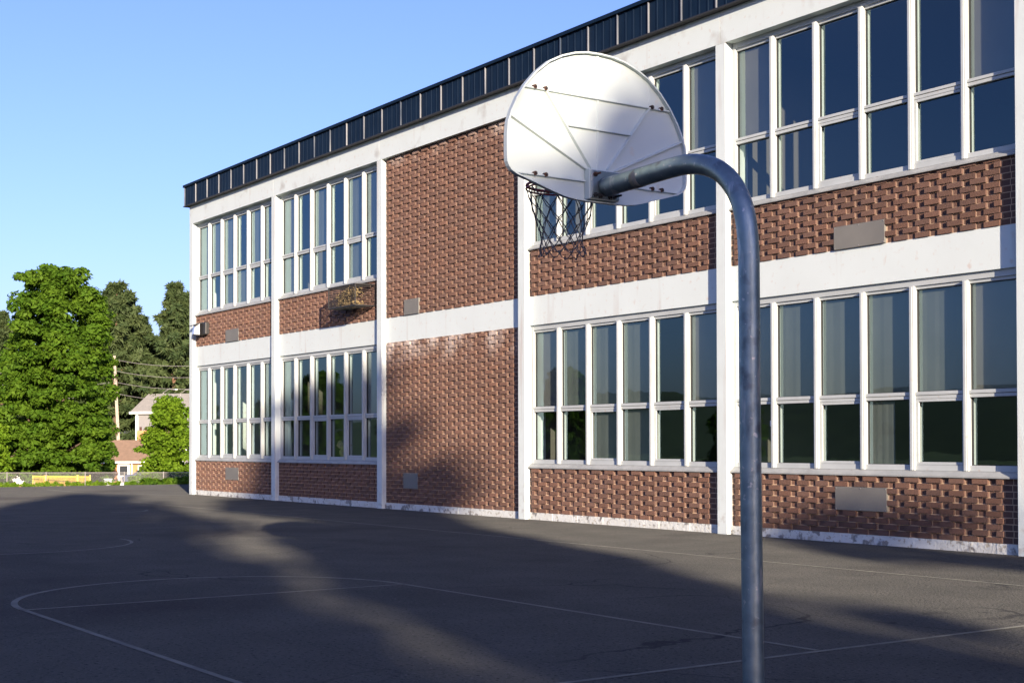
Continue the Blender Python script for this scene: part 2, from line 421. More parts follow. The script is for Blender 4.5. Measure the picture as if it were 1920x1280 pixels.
def window(k, floor, top, bot, sashes=(2, 4)):
    """k bay, floor 0/1; top/bot: six entries, '' none, 'c' curtain, 'b' blind right behind the glass"""
    x0, x1 = BX[k]+CW, BX[k+1]
    if floor == 0: zs, z0, zt0, zt1, zh0, zh1 = 0.985, 1.075, 2.065, 2.165, 3.640, 3.735
    else:          zs, z0, zt0, zt1, zh0, zh1 = 5.190, 5.275, 6.250, 6.345, 7.800, 7.892
    F = 0.155; G = 0.225
    fr = MB()
    fr.quadbox(x0, x0+.07, F, .34, z0, zh1); fr.quadbox(x1-.07, x1, F, .34, z0, zh1)
    fr.quadbox(x0+.07, x1-.07, F+.004, .34, zh0, zh1)
    fr.quadbox(x0+.07, x1-.07, F+.03, .30, zh0-.045, zh0)
    pitch = (x1 - x0) / 6
    mx = [x0 + pitch*i for i in range(1, 6)]
    edges = [x0+.07] + [v for m_ in mx for v in (m_-.040, m_+.040)] + [x1-.07]
    for m_ in mx:
        fr.quadbox(m_-.040, m_+.040, F-.030, .30, z0+.0, zh0)
        fr.quadbox(m_-.022, m_+.022, F-.042, F-.030, z0+.0, zh0-.01)
    w = fr.build('window', 'alu', school, bevel=0.004)
    rl = MB(); gk = MB()
    for i in range(6):
        a, b_ = edges[2*i], edges[2*i+1]
        rl.quadbox(a, b_, F, .29, zt0+.052, zt1); rl.quadbox(a, b_, F+.012, .29, zt0, zt0+.046)
        rl.quadbox(a, b_, F+.006, .29, z0, z0+.075)
        gk.quadbox(a, b_, F+.03, .28, zt0+.046, zt0+.052)
        # thin glazing bead around each light
        for (za, zb) in ((z0+.075, zt0), (zt1, zh0-.045)):
            gk.quadbox(a, a+.010, G-.018, G+.02, za, zb); gk.quadbox(b_-.010, b_, G-.018, G+.02, za, zb)
            gk.quadbox(a+.010, b_-.010, G-.018, G+.02, zb-.010, zb); gk.quadbox(a+.010, b_-.010, G-.018, G+.02, za, za+.008)
    rl.build('transom_rail', 'alu', w, bevel=0.003)
    gk.build('gasket', 'gasket', w)
    for i in sashes:
        a, b_ = edges[2*i]+.004, edges[2*i+1]-.004; za, zb = z0+.078, zt0-.002; t = .038
        sb = MB(); f0 = F+.018
        sb.quadbox(a, a+t, f0, G-.02, za, zb); sb.quadbox(b_-t, b_, f0, G-.02, za, zb)
        sb.quadbox(a+t, b_-t, f0, G-.02, za, za+t); sb.quadbox(a+t, b_-t, f0, G-.02, zb-t, zb)
        sb.build('sash', 'alu', w, bevel=0.003)
    gl = MB()
    for i in range(6):
        a, b_ = edges[2*i]+.002, edges[2*i+1]-.002
        for (za, zb) in ((z0+.072, zt0+.004), (zt1-.004, zh0-.04)):
            t1 = rnd.uniform(-.0022, .0022); t2 = rnd.uniform(-.0022, .0022)   # each pane sits a touch differently
            gl.poly([(a, G+t1, za), (b_, G-t1, za), (b_, G-t1+t2, zb), (a, G+t1+t2, zb)])
    gl.build('pane', 'glass', w)
    cu = MB(); bl = MB()
    for row, (za, zb) in ((top, (zt1, zh0-.03)), (bot, (z0+.06, zt0))):
        for i, c in enumerate(row):
            if not c: continue
            a, b_ = edges[2*i]-.02, edges[2*i+1]+.02
            if c == 'h': b_ = a + (b_-a)*.55
            if c == 'b':
                bl.quadbox(a, b_, G+.022, G+.035, za, zb)
            else:
                n = 12
                for q in range(n):
                    xa = a + (b_-a)*q/n; xb = a + (b_-a)*(q+1)/n
                    ya = G+.035 + .0022*math.sin(q*1.9 + i); yb = G+.035 + .0022*math.sin((q+1)*1.9 + i)
                    cu.poly([(xa, ya, za), (xb, yb, za), (xb, yb, zb), (xa, ya, zb)])
    if cu.v: cu.build('curtain', 'curtain', w)
    if bl.v: bl.build('blind', 'blind', w)
    sb = MB()
    pr = [(x0-.0, .42, z0), (x0-.0, .42, zs-.0), (x0-.0, .060, zs-.0), (x0-.0, .060, zs+.022), (x0-.0, F-.03, z0-.012), (x0, F-.03, z0)]
    sb.prism(pr, (x1-x0, 0, 0))
    sb.build('sill', 'sill', w)
    return w

for k in range(NB):
    x0, x1 = BX[k]+CW, BX[k+1]
    if k == 2:
        brick_panel(x0, x1, 0.135, 3.735, [(-26.75, -26.14, .476, .817)], 'brick3')
        brick_panel(x0, x1, 4.296, 7.892, [(-26.72, -26.09, 4.29, 4.637)])
        vent_cover(-26.75, -26.14, .476, .817); vent_cover(-26.72, -26.09, 4.30, 4.637)
        continue
    hl, hu = [], []
    if k == 4: hl = [(-14.20, -13.24, .476, .817)]; hu = [(-14.20, -13.25, 4.29, 4.637)]
    if k == 0: hl = [(-36.52, -35.65, .476, .817)]; hu = [(-36.53, -35.65, 4.29, 4.637)]
    brick_panel(x0, x1, 0.135, 0.985, hl); brick_panel(x0, x1, 4.296, 5.190, hu)
    for hh in hl + hu: vent_cover(hh[0], hh[1], max(hh[2], 4.30) if hh[2] > 4 else hh[2], hh[3])
    low_top = {0: 'b    b', 1: 'b    b', 3: 'bccc b', 4: 'bccccb', 5: 'cccccb', 6: 'cc  cc'}.get(k, 'cc ccc')
    low_bot = {0: 'b     ', 1: '      ', 3: '  cc  ', 4: '   h  ', 5: '  c   ', 6: '      '}.get(k, '      ')
    up_top = {0: 'bcc cb', 1: 'b c cb', 3: 'b    b', 4: 'b    b', 5: 'b    b', 6: 'b   cb'}.get(k, 'bc   b')
    up_bot = {0: 'b cc  ', 1: 'b   c ', 3: 'c     ', 4: '      ', 5: '      ', 6: '      '}.get(k, '      ')
    f = lambda s_: [c.strip() for c in s_]
    window(k, 0, f(low_top), f(low_bot)); window(k, 1, f(up_top), f(up_bot))

# roof edge
XL = BX[0] - 0.15
rib = MB().quadbox(XL, XR, -0.10, 0.5, 8.438, 8.985); seam = MB()
x = BX[0] - 0.10; i = 0
while x < XR - .9:
    s_x = x
    seam.quadbox(s_x - .010, s_x + .010, -0.128, -0.099, 8.450, 8.978)
    for q in (1, 2, 3):
        xx = s_x + .8365*q/4
        rib.quadbox(xx-.022, xx+.022, -0.109, -0.099, 8.450, 8.978)
    x += .8365
fas = rib.build('fascia', 'navy', school, bevel=0.004); seam.build('cover_strip', 'seam', fas)
MB().quadbox(XL-.02, XR, -0.150, 0.5, 8.985, 9.055).build('roof_cap', 'navy', school, bevel=0.006)
MB().quadbox(XL-.01, XR, -0.140, 0.3, 8.415, 8.440).build('fascia_bottom_strip', 'gasket', school)  # thin black strip along the bottom of the fascia
MB().quadbox(XL+.05, XR, 0.5, 16, 8.45, 8.95).build('roof', 'greyroof', school)
MB().quadbox(BX[0]+.0, BX[0]+.25, 0.5, 16, 0, 8.45).build('end_wall', 'white', school)
MB().quadbox(XR-.25, XR, 0.5, 16, 0, 8.45).build('end_wall', 'white', school)
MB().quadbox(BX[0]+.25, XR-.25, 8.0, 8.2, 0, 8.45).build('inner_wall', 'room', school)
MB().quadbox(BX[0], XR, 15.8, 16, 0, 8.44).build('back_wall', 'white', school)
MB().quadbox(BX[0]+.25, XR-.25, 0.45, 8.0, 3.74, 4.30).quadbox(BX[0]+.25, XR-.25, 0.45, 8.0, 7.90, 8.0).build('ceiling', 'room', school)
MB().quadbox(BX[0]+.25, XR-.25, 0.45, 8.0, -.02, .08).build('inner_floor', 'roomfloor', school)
pw = MB()
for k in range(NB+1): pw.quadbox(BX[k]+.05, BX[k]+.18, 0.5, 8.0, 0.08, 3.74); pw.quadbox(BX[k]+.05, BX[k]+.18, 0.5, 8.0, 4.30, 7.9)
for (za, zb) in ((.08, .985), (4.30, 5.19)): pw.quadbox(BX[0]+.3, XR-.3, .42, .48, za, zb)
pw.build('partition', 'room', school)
# cut paper figure on the inside sill, notice on a pane
bm_ = MB()
random.seed(5)
ptsn = []
for i in range(22):
    a = 2*math.pi*i/22; r_ = 0.16 + 0.07*math.sin(3*a+.6) + 0.03*math.sin(7*a)
    ptsn.append((-29.95 + r_*1.7*math.cos(a), 0.27, 1.36 + r_*math.sin(a)))
bm_.prism(ptsn, (0, .03, 0))
tag(bm_.build('paper_cutout', 'nest'), 'wavy cream cut-out leaning behind the lower panes of the second ground-floor window', 'cut-out')
tag(MB().quadbox(-15.66, -15.56, .2190, .2215, 1.72, 1.81).build('notice', 'paper'), 'tiny white notice stuck on a lower window pane beside the grey pole', 'notice')

# floodlight on the corner bay
fl = empty('floodlight', (-38.2, 0.1, 4.78), 'small black wall floodlight on the brick band at the far corner of the building', 'floodlight')
fl.location = (0, 0, 0)
MB().quadbox(-38.30, -37.72, -0.02, .115, 4.60, 4.95).build('housing', 'dark', fl, bevel=.02)
MB().prism([(-38.44, -.14, 4.63), (-38.30, -.02, 4.60), (-38.30, -.02, 4.92), (-38.44, -.10, 4.88)], (.30, -.06, 0)).build('lens', 'lens', fl)
MB().prism([(-38.47, -.20, 4.86), (-38.47, .02, 4.95), (-38.02, .02, 4.95), (-38.02, -.20, 4.86)], (0, 0, .02)).build('visor', 'dark', fl)

# wire cage with a straw nest
cg = empty('wire_cage', (-29, .1, 4.8), 'black wire cage fixed to the brick band under an upper window, left of a column', 'cage')
cg.location = (0, 0, 0)
cx0, cx1, cyf, cz0, cz1 = -29.35, -28.05, -0.42, 4.62, 5.10
b = MB()
for z in (cz0, cz1):
    b.tube([(cx0, .1, z), (cx0, cyf, z), (cx1, cyf, z), (cx1, .1, z)], .016, 6)
for x_ in (cx0, cx1):
    for y_ in (.1, cyf): b.tube([(x_, y_, cz0), (x_, y_, cz1)], .016, 6)
b.build('cage_frame', 'dark', cg)
b = MB()
for i in range(1, 22):
    x_ = cx0 + (cx1-cx0)*i/22
    b.tube([(x_, .1, cz1), (x_, cyf, cz1), (x_, cyf, cz0), (x_, .1, cz0)], .0055, 4)
for i in range(1, 9):
    z = cz0 + (cz1-cz0)*i/9; b.tube([(cx0, .1, z), (cx0, cyf, z), (cx1, cyf, z), (cx1, .1, z)], .0055, 4)
    y_ = .1 + (cyf-.1)*i/9; b.tube([(cx0, y_, cz1), (cx1, y_, cz1)], .0055, 4); b.tube([(cx0, y_, cz0), (cx1, y_, cz0)], .0055, 4)
b.build('wire_mesh', 'dark', cg)
rs = np.random.RandomState(4)
b = MB()
for i in range(900):
    cl = [(-28.95, -.22, 4.82, .26, .15, .16), (-28.60, -.25, 4.93, .30, .14, .10), (-28.70, -.10, 4.70, .22, .12, .06)][i % 3]
    c = Vector((cl[0] + rs.normal()*cl[3]*.5, cl[1] + rs.normal()*cl[4]*.5, cl[2] + rs.normal()*cl[5]*.5))
    c.x = min(max(c.x, cx0+.05), cx1-.05); c.y = min(max(c.y, cyf+.03), .08); c.z = min(max(c.z, cz0+.03), cz1-.04)
    dv = Vector(rs.normal(size=3)).normalized()*rs.uniform(.03, .12)
    b.tube([c-dv*.5, c + Vector(rs.normal(size=3))*.01, c+dv*.5], rs.uniform(.005, .013), 3)
tag(b.build('bird_nest', 'nest'), 'tan straw bird nest bundled inside the black wire cage on the wall', 'nest')

# loose cables on the building
mb = MB()
px_ = [(-10.93, -.02, 8.30), (-10.90, -.03, 8.05), (-10.93, -.03, 7.86), (-10.99, -.05, 7.80), (-11.02, -.06, 7.72), (-10.97, -.05, 7.66), (-10.88, -.03, 7.70)]
mb.tube(px_, .010, 6)
tag(mb.build('loose_cable', 'steel'), 'loose curled cable hanging on the white column at the top right corner', 'cable')
mb = MB(); random.seed(2)
mb.tube([(BX[0]-.02 + random.uniform(-.03, .01), .05, 8.3 - i*.28) for i in range(11)], .010, 5)
tag(mb.build('loose_cable', 'steel'), 'thin cable running down the far left corner of the building', 'cable')

# ------------------------------------------------------------------ basketball hoop
hoop = empty('basketball_hoop', (-5.53, yc, 0), 'grey steel gooseneck basketball hoop with fan-shaped white backboard seen from behind', 'basketball hoop')
hoop.location = (0, 0, 0)
PX = -5.53; RAD = .0585
# post, bend, arm: one steel tube (axis in the plane y = yc)
path = [(PX+.022, yc, -.05), (PX+.012, yc, .8), (PX+.002, yc, 1.6), (PX, yc, 2.30), (PX-.004, yc, 2.52)]
bend = [(-.02, 2.66), (-.055, 2.775), (-.115, 2.875), (-.195, 2.955), (-.29, 3.010), (-.395, 3.045), (-.51, 3.062), (-.62, 3.064)]
path += [(PX+a_, yc, z_) for a_, z_ in bend] + [(PX-.80, yc, 3.058), (PX-1.0, yc, 3.051), (-6.775, yc, 3.044)]
def catmull(P, n=5):
    P = [Vector(p) for p in P]; out = []
    for i in range(len(P)-1):
        p0 = P[max(i-1, 0)]; p1 = P[i]; p2 = P[i+1]; p3 = P[min(i+2, len(P)-1)]
        for k in range(n):
            t = k/n; out.append(.5*((2*p1) + (p2-p0)*t + (2*p0-5*p1+4*p2-p3)*t*t + (3*p1-p0-3*p2+p3)*t**3))
    out.append(P[-1]); return out
MB().tube(catmull(path), RAD, 40).build('post', 'galv', hoop, smooth=True)
MB().disc((PX+.022, yc, 0.0), (0, 0, 1), .16, .02, 24).build('base_collar', 'galv', hoop)
# light paint patch at the arm joint, shaped as a thin ring
MB().tube([(-6.43, yc, 3.053), (-6.46, yc, 3.052), (-6.49, yc, 3.051)], [RAD+.0004, RAD+.0012, RAD+.0004], 32).build('paint_patch', 'vent', hoop, smooth=True)
# fan backboard
half = [(0, 3.890), (.10, 3.886), (.20, 3.868), (.30, 3.835), (.40, 3.785), (.50, 3.705), (.58, 3.617), (.64, 3.530), (.685, 3.440), (.708, 3.370), (.715, 3.290), (.715, 3.165), (.712, 3.135), (.700, 3.108), (.678, 3.084), (.640, 3.065), (.50, 3.026), (.36, 2.986), (.28, 2.966), (.20, 2.956), (.10, 2.952), (0, 2.952)]
def fanpt(s=1.0):
    z0 = 3.38
    pts_ = [(q[0]*s, z0 + (q[1]-z0)*s) for q in half]
    return pts_ + [(-a_, b_) for a_, b_ in pts_[-2:0:-1]]
XB = -6.86
o2 = fanpt()
mb = MB(); n = len(o2)
mb.prism([(XB, yc + a_, b_) for a_, b_ in o2], (.004, 0, 0))
bb = mb.build('backboard', 'board', hoop)
mb = MB()                                             # turned rim of the pressed sheet
oi = fanpt(.982)
for i in range(n):
    j = (i+1) % n
    A = [(XB+.004, yc+o2[i][0], o2[i][1]), (XB+.034, yc+o2[i][0], o2[i][1]), (XB+.034, yc+o2[j][0], o2[j][1]), (XB+.004, yc+o2[j][0], o2[j][1])]
    B_ = [(XB+.004, yc+oi[i][0], oi[i][1]), (XB+.034, yc+oi[i][0], oi[i][1]), (XB+.034, yc+oi[j][0], oi[j][1]), (XB+.004, yc+oi[j][0], oi[j][1])]
    mb.poly(A[::-1]); mb.poly(B_); mb.poly([A[1], B_[1], B_[2], A[2]][::-1])
mb.build('turned_edge', 'board', bb)
def ribm(a, b_, w=.009, h=.024):
    ya, za = a; yb, zb = b_; dy, dz = yb-ya, zb-za; L = math.hypot(dy, dz); ny, nz = -dz/L*w, dy/L*w
    mb = MB(); p = [(XB+.0035, yc+ya+ny, za+nz), (XB+.0035, yc+ya-ny, za-nz), (XB+h, yc+ya-ny*.45, za-nz*.45), (XB+h, yc+ya+ny*.45, za+nz*.45)]
    mb.prism(p, (0, dy, dz)); return mb.build('stiffening_rib', 'board', bb)
ribm((-.585, 3.605), (.585, 3.605)); ribm((-.69, 3.425), (-.115, 3.160)); ribm((.69, 3.420), (.115, 3.160))
ribm((-.41, 3.600), (-.068, 3.168)); ribm((.41, 3.600), (.068, 3.168)); ribm((-.258, 3.411), (.250, 3.411))
ribm((-.64, 3.080), (-.115, 3.080)); ribm((.64, 3.080), (.115, 3.080)); ribm((-.004, 3.885), (-.004, 3.165), .012, .012)
ribm((-.115, 3.160), (.125, 3.160), .010); ribm((-.42, 3.75), (-.42, 3.61), .006, .006); ribm((.42, 3.76), (.42, 3.61), .006, .006)
ribm((-.5, 3.07), (-.5, 3.03), .006, .006); ribm((.43, 3.07), (.43, 3.01), .006, .006)
for zz in (3.612, 3.086):
    for yy in (-.50, -.42, .428, .508):
        MB().disc((XB+.003, yc+yy, zz), (1, 0, 0), .013, .0275, 10).build('bolt', 'rust', bb)
        MB().disc((XB+.0305, yc+yy, zz), (1, 0, 0), .007, .006, 8).build('bolt_hole', 'dark', bb)
# mounting box and plate behind the board
mb = MB(); mb.quadbox(-6.856, -6.80, yc-.112, yc+.125, 2.965, 3.152)
mbx = mb.build('mounting_box', 'board', hoop, bevel=.006)
MB().quadbox(-6.80, -6.788, yc-.106, yc+.115, 2.972, 3.145).build('mounting_plate', 'galv', hoop, bevel=.003)
for (yy, zz, ln) in ((-.078, 3.118, .045), (-.078, 2.99, .03), (.082, 3.118, .03), (.075, 2.992, .06), (-.04, 2.985, .02), (.04, 2.985, .02)):
    mb = MB(); mb.disc((-6.789, yc+yy, zz), (1, 0, 0), .016, .012, 6); mb.disc((-6.78, yc+yy, zz), (1, 0, 0), .007, ln, 8)
    mb.build('mounting_bolt', 'rust' if zz > 3.1 and yy < 0 else 'dark', hoop)
# rim
RZ, RC, RR = 3.125, -7.235, .229
mb = MB()
mb.tube([(RC + RR*math.cos(2*math.pi*i/48), yc + RR*math.sin(2*math.pi*i/48), RZ) for i in range(48)], .0095, 8, closed=True)
mb.tube([(RC + (RR+.004)*math.cos(2*math.pi*i/48), yc + (RR+.004)*math.sin(2*math.pi*i/48), RZ-.022) for i in range(48)], .006, 8, closed=True)
for i in range(24):
    a = 2*math.pi*i/24
    mb.tube([(RC + RR*math.cos(a), yc + RR*math.sin(a), RZ), (RC + (RR+.004)*math.cos(a), yc + (RR+.004)*math.sin(a), RZ-.022)], .004, 5)
rim = mb.build('rim', 'redrim', hoop, smooth=True)
mb = MB()
mb.quadbox(-6.905, XB-.001, yc-.08, yc+.08, 3.02, 3.145)
for s_ in (-1, 1):
    mb.tube([(-6.90, yc+s_*.06, 3.12), (-7.00, yc+s_*.075, RZ-.005), (-7.05, yc+s_*.12, RZ-.004)], .010, 6)
    mb.tube([(-6.90, yc+s_*.05, 3.03), (-7.03, yc+s_*.06, RZ-.02)], .008, 6)
mb.build('rim_bracket', 'redrim', rim)
# net: diamonds of cord
mb = MB(); NS = 12; rows = 7
rr = [RR+.002, .205, .180, .158, .142, .136, .146, .150]; zz = [RZ-.024, RZ-.11, RZ-.185, RZ-.250, RZ-.312, RZ-.368, RZ-.420, RZ-.455]
rs = np.random.RandomState(8)
def npnt(r, i):
    a = 2*math.pi*(i + (.5 if r % 2 else 0))/NS
    j = .006*math.sin(i*2.3 + r*1.7)
    return Vector((RC + (rr[r]+j)*math.cos(a), yc + (rr[r]+j)*math.sin(a), zz[r] + .008*math.sin(i*1.3+r)))
for r_ in range(rows):
    for i in range(NS):
        p = npnt(r_, i)
        for dlt in ((0, -1) if r_ % 2 == 0 else (0, 1)):
            q = npnt(r_+1, (i + dlt) % NS); mid = (p+q)/2 + Vector((0, 0, -.008 if r_ > 0 else 0.0)) + Vector(rs.normal(size=3))*.003
            mb.tube([p, mid, q], .0033, 5)
for r_ in range(1, rows+1):
    for i in range(NS):
        p = npnt(r_, i); mb.disc(p - Vector((0, 0, .006)), (0, 0, 1), .0065, .012, 6)
mb.build('net', 'net', hoop)

# ------------------------------------------------------------------ foliage
def leafmesh(name, centres, radii, per, size, flat=1.0, seed=1, upbias=.5, aspect=1.6, m='maple'):
    rs = np.random.RandomState(seed)
    C = np.repeat(np.array(centres), per, axis=0); Rr = np.repeat(np.array(radii), per)
    N = len(C)
    dirs = rs.normal(size=(N, 3)); dirs /= np.linalg.norm(dirs, axis=1)[:, None]
    rad = rs.uniform(.35, 1.0, N)**.6
    off = dirs * (rad*Rr)[:, None]; off[:, 2] *= flat
    P = C + off
    nrm = dirs*(1-upbias) + np.array([0, 0, 1.])*upbias + rs.normal(size=(N, 3))*.45
    nrm /= np.linalg.norm(nrm, axis=1)[:, None]
    t = np.cross(nrm, rs.normal(size=(N, 3))); t /= np.linalg.norm(t, axis=1)[:, None]; b = np.cross(nrm, t)
    s = rs.uniform(.6, 1.3, N)*size
    a = t*(s*aspect/2)[:, None]; c = b*(s/2)[:, None]
    droop = np.array([0, 0, -1.])*(s*.18)[:, None]
    V = np.stack([P-a+droop, P-c*.9, P+a+droop, P+c*.9], axis=1).reshape(-1, 3)
    me = bpy.data.meshes.new(name)
    me.vertices.add(4*N); me.vertices.foreach_set('co', V.astype(np.float32).ravel())
    me.loops.add(4*N); me.loops.foreach_set('vertex_index', np.arange(4*N, dtype=np.int32))
    me.polygons.add(N); me.polygons.foreach_set('loop_start', np.arange(0, 4*N, 4, dtype=np.int32))
    me.polygons.foreach_set('loop_total', np.full(N, 4, dtype=np.int32))
    at = me.color_attributes.new('tint', 'FLOAT_COLOR', 'POINT')
    ct = np.repeat(rs.uniform(0, .6, len(centres)), per) + rs.uniform(0, .4, N)
    col = np.ones((N, 4), dtype=np.float32); col[:, 0] = ct
    at.data.foreach_set('color', np.repeat(col, 4, axis=0).ravel())
    me.materials.append(MAT[m]); me.update(); me.validate()
    return me

def obj_from(me, name, parent):
    o = bpy.data.objects.new(name, me); S.collection.objects.link(o); o.parent = parent; return o

def broad_tree(name, h, profile, seed, m, clumps=260, per=110, size=.2, crad=(.45, .85), trunk_r=.3, bark='bark', bare=0.0, shell=.55, flat=.62, fringe=0, fdir=None):
    """profile: list of (height fraction, radius); local base at the origin"""
    rs = np.random.RandomState(seed)
    root = bpy.data.objects.new(name, None); S.collection.objects.link(root)
    hs = np.array([p[0] for p in profile]); rr_ = np.array([p[1] for p in profile])
    cs, rd = [], []
    lob = rs.uniform(0, 6.28, 6)
    while len(cs) < clumps:
        t = rs.uniform(hs[0], hs[-1]); rm = np.interp(t, hs, rr_)
        if rs.uniform() > rm/rr_.max() + .08: continue
        a = rs.uniform(0, 6.28)
        rm *= 1 + .13*math.sin(3*a+lob[0]+t*7) + .10*math.sin(5*a+lob[1]-t*11)
        q = rm * (shell + (1-shell)*rs.uniform()) if rs.uniform() < .72 else rm*rs.uniform(0, shell)
        c_r = rs.uniform(*crad)
        q = max(0, q - c_r*.45)
        cs.append((q*math.cos(a), q*math.sin(a), t*h + rs.normal()*.1)); rd.append(c_r)
    for _ in range(fringe):
        t = rs.uniform(hs[0], min(hs[-1], .98))
        if .69 < t < .77 and fdir == -109.6 and rs.uniform() > .12: continue
        if not (.57 < t < .69 if fdir == -109.6 else .61 < t < .72) and rs.uniform() > .38: continue
        a = rs.uniform(0, 6.28) if fdir is None else R(fdir) + rs.normal()*.55; q = np.interp(t, hs, rr_)*rs.uniform(.9, 1.25)
        cs.append((q*math.cos(a), q*math.sin(a), t*h)); rd.append(rs.uniform(.7, 1.15))
    me = leafmesh(name+'_crown', cs, rd, per, size, flat, seed, m=m)
    obj_from(me, 'crown', root)
    mb = MB()
    top = h*.82
    tp = [(0.02*h*math.sin(i*.9)*.3, .02*h*math.cos(i*1.3)*.3, top*i/7) for i in range(8)]; tp[0] = (0, 0, -.3)
    mb.tube(tp, [trunk_r*(1.25 if i == 0 else 1)*(1-i/7.8) for i in range(8)], 9)
    for i in range(16):
        c = cs[int(rs.randint(len(cs)))]; z0 = max(.15*h, c[2] - rs.uniform(.12, .25)*h)
        mid = (c[0]*.45, c[1]*.45, (z0+c[2])/2 - .02*h)
        r0 = trunk_r*.35*(1 - z0/h)
        mb.tube([(0, 0, z0), mid, c], [r0, r0*.65, r0*.2], 6)
    mb.build('trunk', bark, root, smooth=True)
    return root
def place(o, x, y, z=None, s=1, rz=0):
    o.location = (x, y, ground_z(x, y) if z is None else z); o.scale = (s, s, s); o.rotation_euler.z = rz; return o

def pine_tree(name, h, seed, m='pine', rmax=3.0, z0=.28, per=60, size=.36):
    rs = np.random.RandomState(seed)
    root = bpy.data.objects.new(name, None); S.collection.objects.link(root)
    mb = MB(); mb.tube([(0, 0, -.3), (0, 0, h*.5), (.15, .1, h*.97)], [h*.016, h*.011, .03], 8)
    cs, rd = [], []
    z = h*z0
    while z < h*.99:
        t = (z/h - z0)/(1-z0)
        r = rmax*(1-t)**.75*(.55+.45*min(1, t*4)) + .15
        nb = rs.randint(3, 6) if t < .85 else 3
        a0 = rs.uniform(0, 6.28)
        for k in range(nb):
            a = a0 + 6.28*k/nb + rs.normal()*.25; L = r*rs.uniform(.45, 1.3)
            rise = .12 + .35*t
            e = (L*math.cos(a), L*math.sin(a), z + L*rise)
            mb.tube([(0, 0, z), (e[0]*.5, e[1]*.5, z+L*rise*.35), e], [.05*(1-t)+.02, .03, .012], 4)
            for q in (.35, .6, .82, 1.0):
                if L*q < .3 and t < .8: continue
                cs.append((e[0]*q, e[1]*q, z + L*rise*q*q + rs.normal()*.05)); rd.append((.30 + .13*L)*(1.15-.45*q))
        z += h*.050*rs.uniform(.7, 1.4)
    me = leafmesh(name+'_crown', cs, rd, per, size, .26, seed, upbias=.35, aspect=3.2, m=m)
    obj_from(me, 'crown', root)
    mb.build('trunk', 'pinebark', root, smooth=True)
    return root

def cam_at(px, Z):      # world x, y of a point Z metres deep at photo column px
    v = M3 @ Vector((px - cx_, 45, f_)) * (Z / f_); return v.x, v.y - 15.593
# the big maple left of the school
tag(place(broad_tree('maple_tree', 11.0, [(.03, 2.2), (.10, 2.9), (.3, 3.1), (.5, 2.95), (.66, 2.7), (.80, 2.35), (.90, 1.9), (.985, 1.25)], 21, 'maple',
    clumps=700, per=135, size=.15, crad=(.32, .72), trunk_r=.30, shell=.7, flat=.5), -72.45, 6.15, -.5, 1.02, .4),
    'tall dense green maple filling the left side beyond the schoolyard fence', 'tree')
tag(place(broad_tree('young_tree', 5.4, [(.02, 1.1), (.2, 1.55), (.5, 1.75), (.75, 1.5), (.92, 1.0), (1.0, .5)], 22, 'lime', clumps=230, per=90, size=.15, crad=(.3, .6), trunk_r=.12, shell=.6, flat=.6), *cam_at(317, 84), -1.3, 1, 1),
    'bright green young tree in front of the grey house, beside the building corner', 'tree')
tag(place(broad_tree('bushy_tree', 4.2, [(.02, 1.2), (.3, 1.9), (.6, 1.7), (.85, 1.1), (1.0, .3)], 23, 'lime', clumps=190, per=90, size=.12, crad=(.25, .5), trunk_r=.10), -70.5, 2.0, -1.0, .92, 2),
    'yellow-green bushy tree at the left edge in front of the big maple', 'tree')
tag(place(broad_tree('purple_tree', 7.2, [(.1, 1.2), (.4, 2.2), (.7, 1.9), (1.0, .5)], 24, 'purple', clumps=120, per=90, size=.2, crad=(.35, .7), trunk_r=.14), -88.5, 3.9, None, 1, 2),
    'dark purple-leaved tree behind the maple at the left edge', 'tree')
tag(place(broad_tree('green_tree', 6.0, [(.02, 1.8), (.3, 2.4), (.6, 2.1), (.85, 1.4), (1.0, .4)], 25, 'maple', clumps=170, per=90, size=.2, crad=(.35, .7), trunk_r=.16), *cam_at(176, 118), None, .9, 2),
    'mid-green tree between the big maple and the orange brick house', 'tree')
# pines behind the houses
pA = pine_tree('pine_tree', 20, 31, rmax=4.4, z0=.22); pB = pine_tree('pine_tree', 19, 32, rmax=4.0, z0=.30)
remember(None)
pspec = [(216, 172, 1.26, 'tall pine rising just right of the big maple crown'), (241, 176, 1.22, 'pine with ragged top, second right of the maple crown'),
         (264, 184, 1.10, 'narrow pine behind the grey house roof'), (327, 172, 1.28, 'tallest pine at the right, next to the building corner'),
         (350, 178, 1.2, 'pine half hidden behind the building corner'), (298, 184, .98, 'short pine in the gap between the taller pines'),
         (229, 186, 1.0, 'pine behind the top of the leaning utility pole'), (281, 178, .88, 'low pine directly above the grey house ridge'),
         (196, 176, 1.2, 'pine mostly hidden behind the right edge of the maple'), (2, 172, 1.10, 'pine at the far left edge of the view'),
         (-22, 180, 1.10, 'outermost pine left of the big maple'), (342, 190, .95, 'low pine above the bright young tree'), (256, 200, 1.08, 'pine standing farthest back behind the others'),
         (311, 198, 1.08, 'pine far back left of the tallest right pine')]
for i, (px, Z, s_, lb) in enumerate(pspec):
    src = pA if i % 2 == 0 else pB
    o = src if i < 2 else copy_tree(src)
    x_, y_ = cam_at(px, Z); z_ = 836
    place(o, x_, y_, -3.2, s_, i*1.7)
    tag(o, lb, 'pine tree', 'pines behind the houses')
# undergrowth mass below and behind the pines
rs = np.random.RandomState(40); cs = []; rd = []
for i in range(420):
    x_, y_ = cam_at(rs.uniform(-60, 420), rs.uniform(190, 214)); cs.append((x_, y_, rs.uniform(-2, 12.5))); rd.append(rs.uniform(1.2, 2.4))
me = leafmesh('woodland', cs, rd, 80, .7, .8, 41, m='pine')
wd = bpy.data.objects.new('woodland', me); S.collection.objects.link(wd); tag(wd, 'dark wood seen between the pine trunks', 'woodland', kind='stuff')

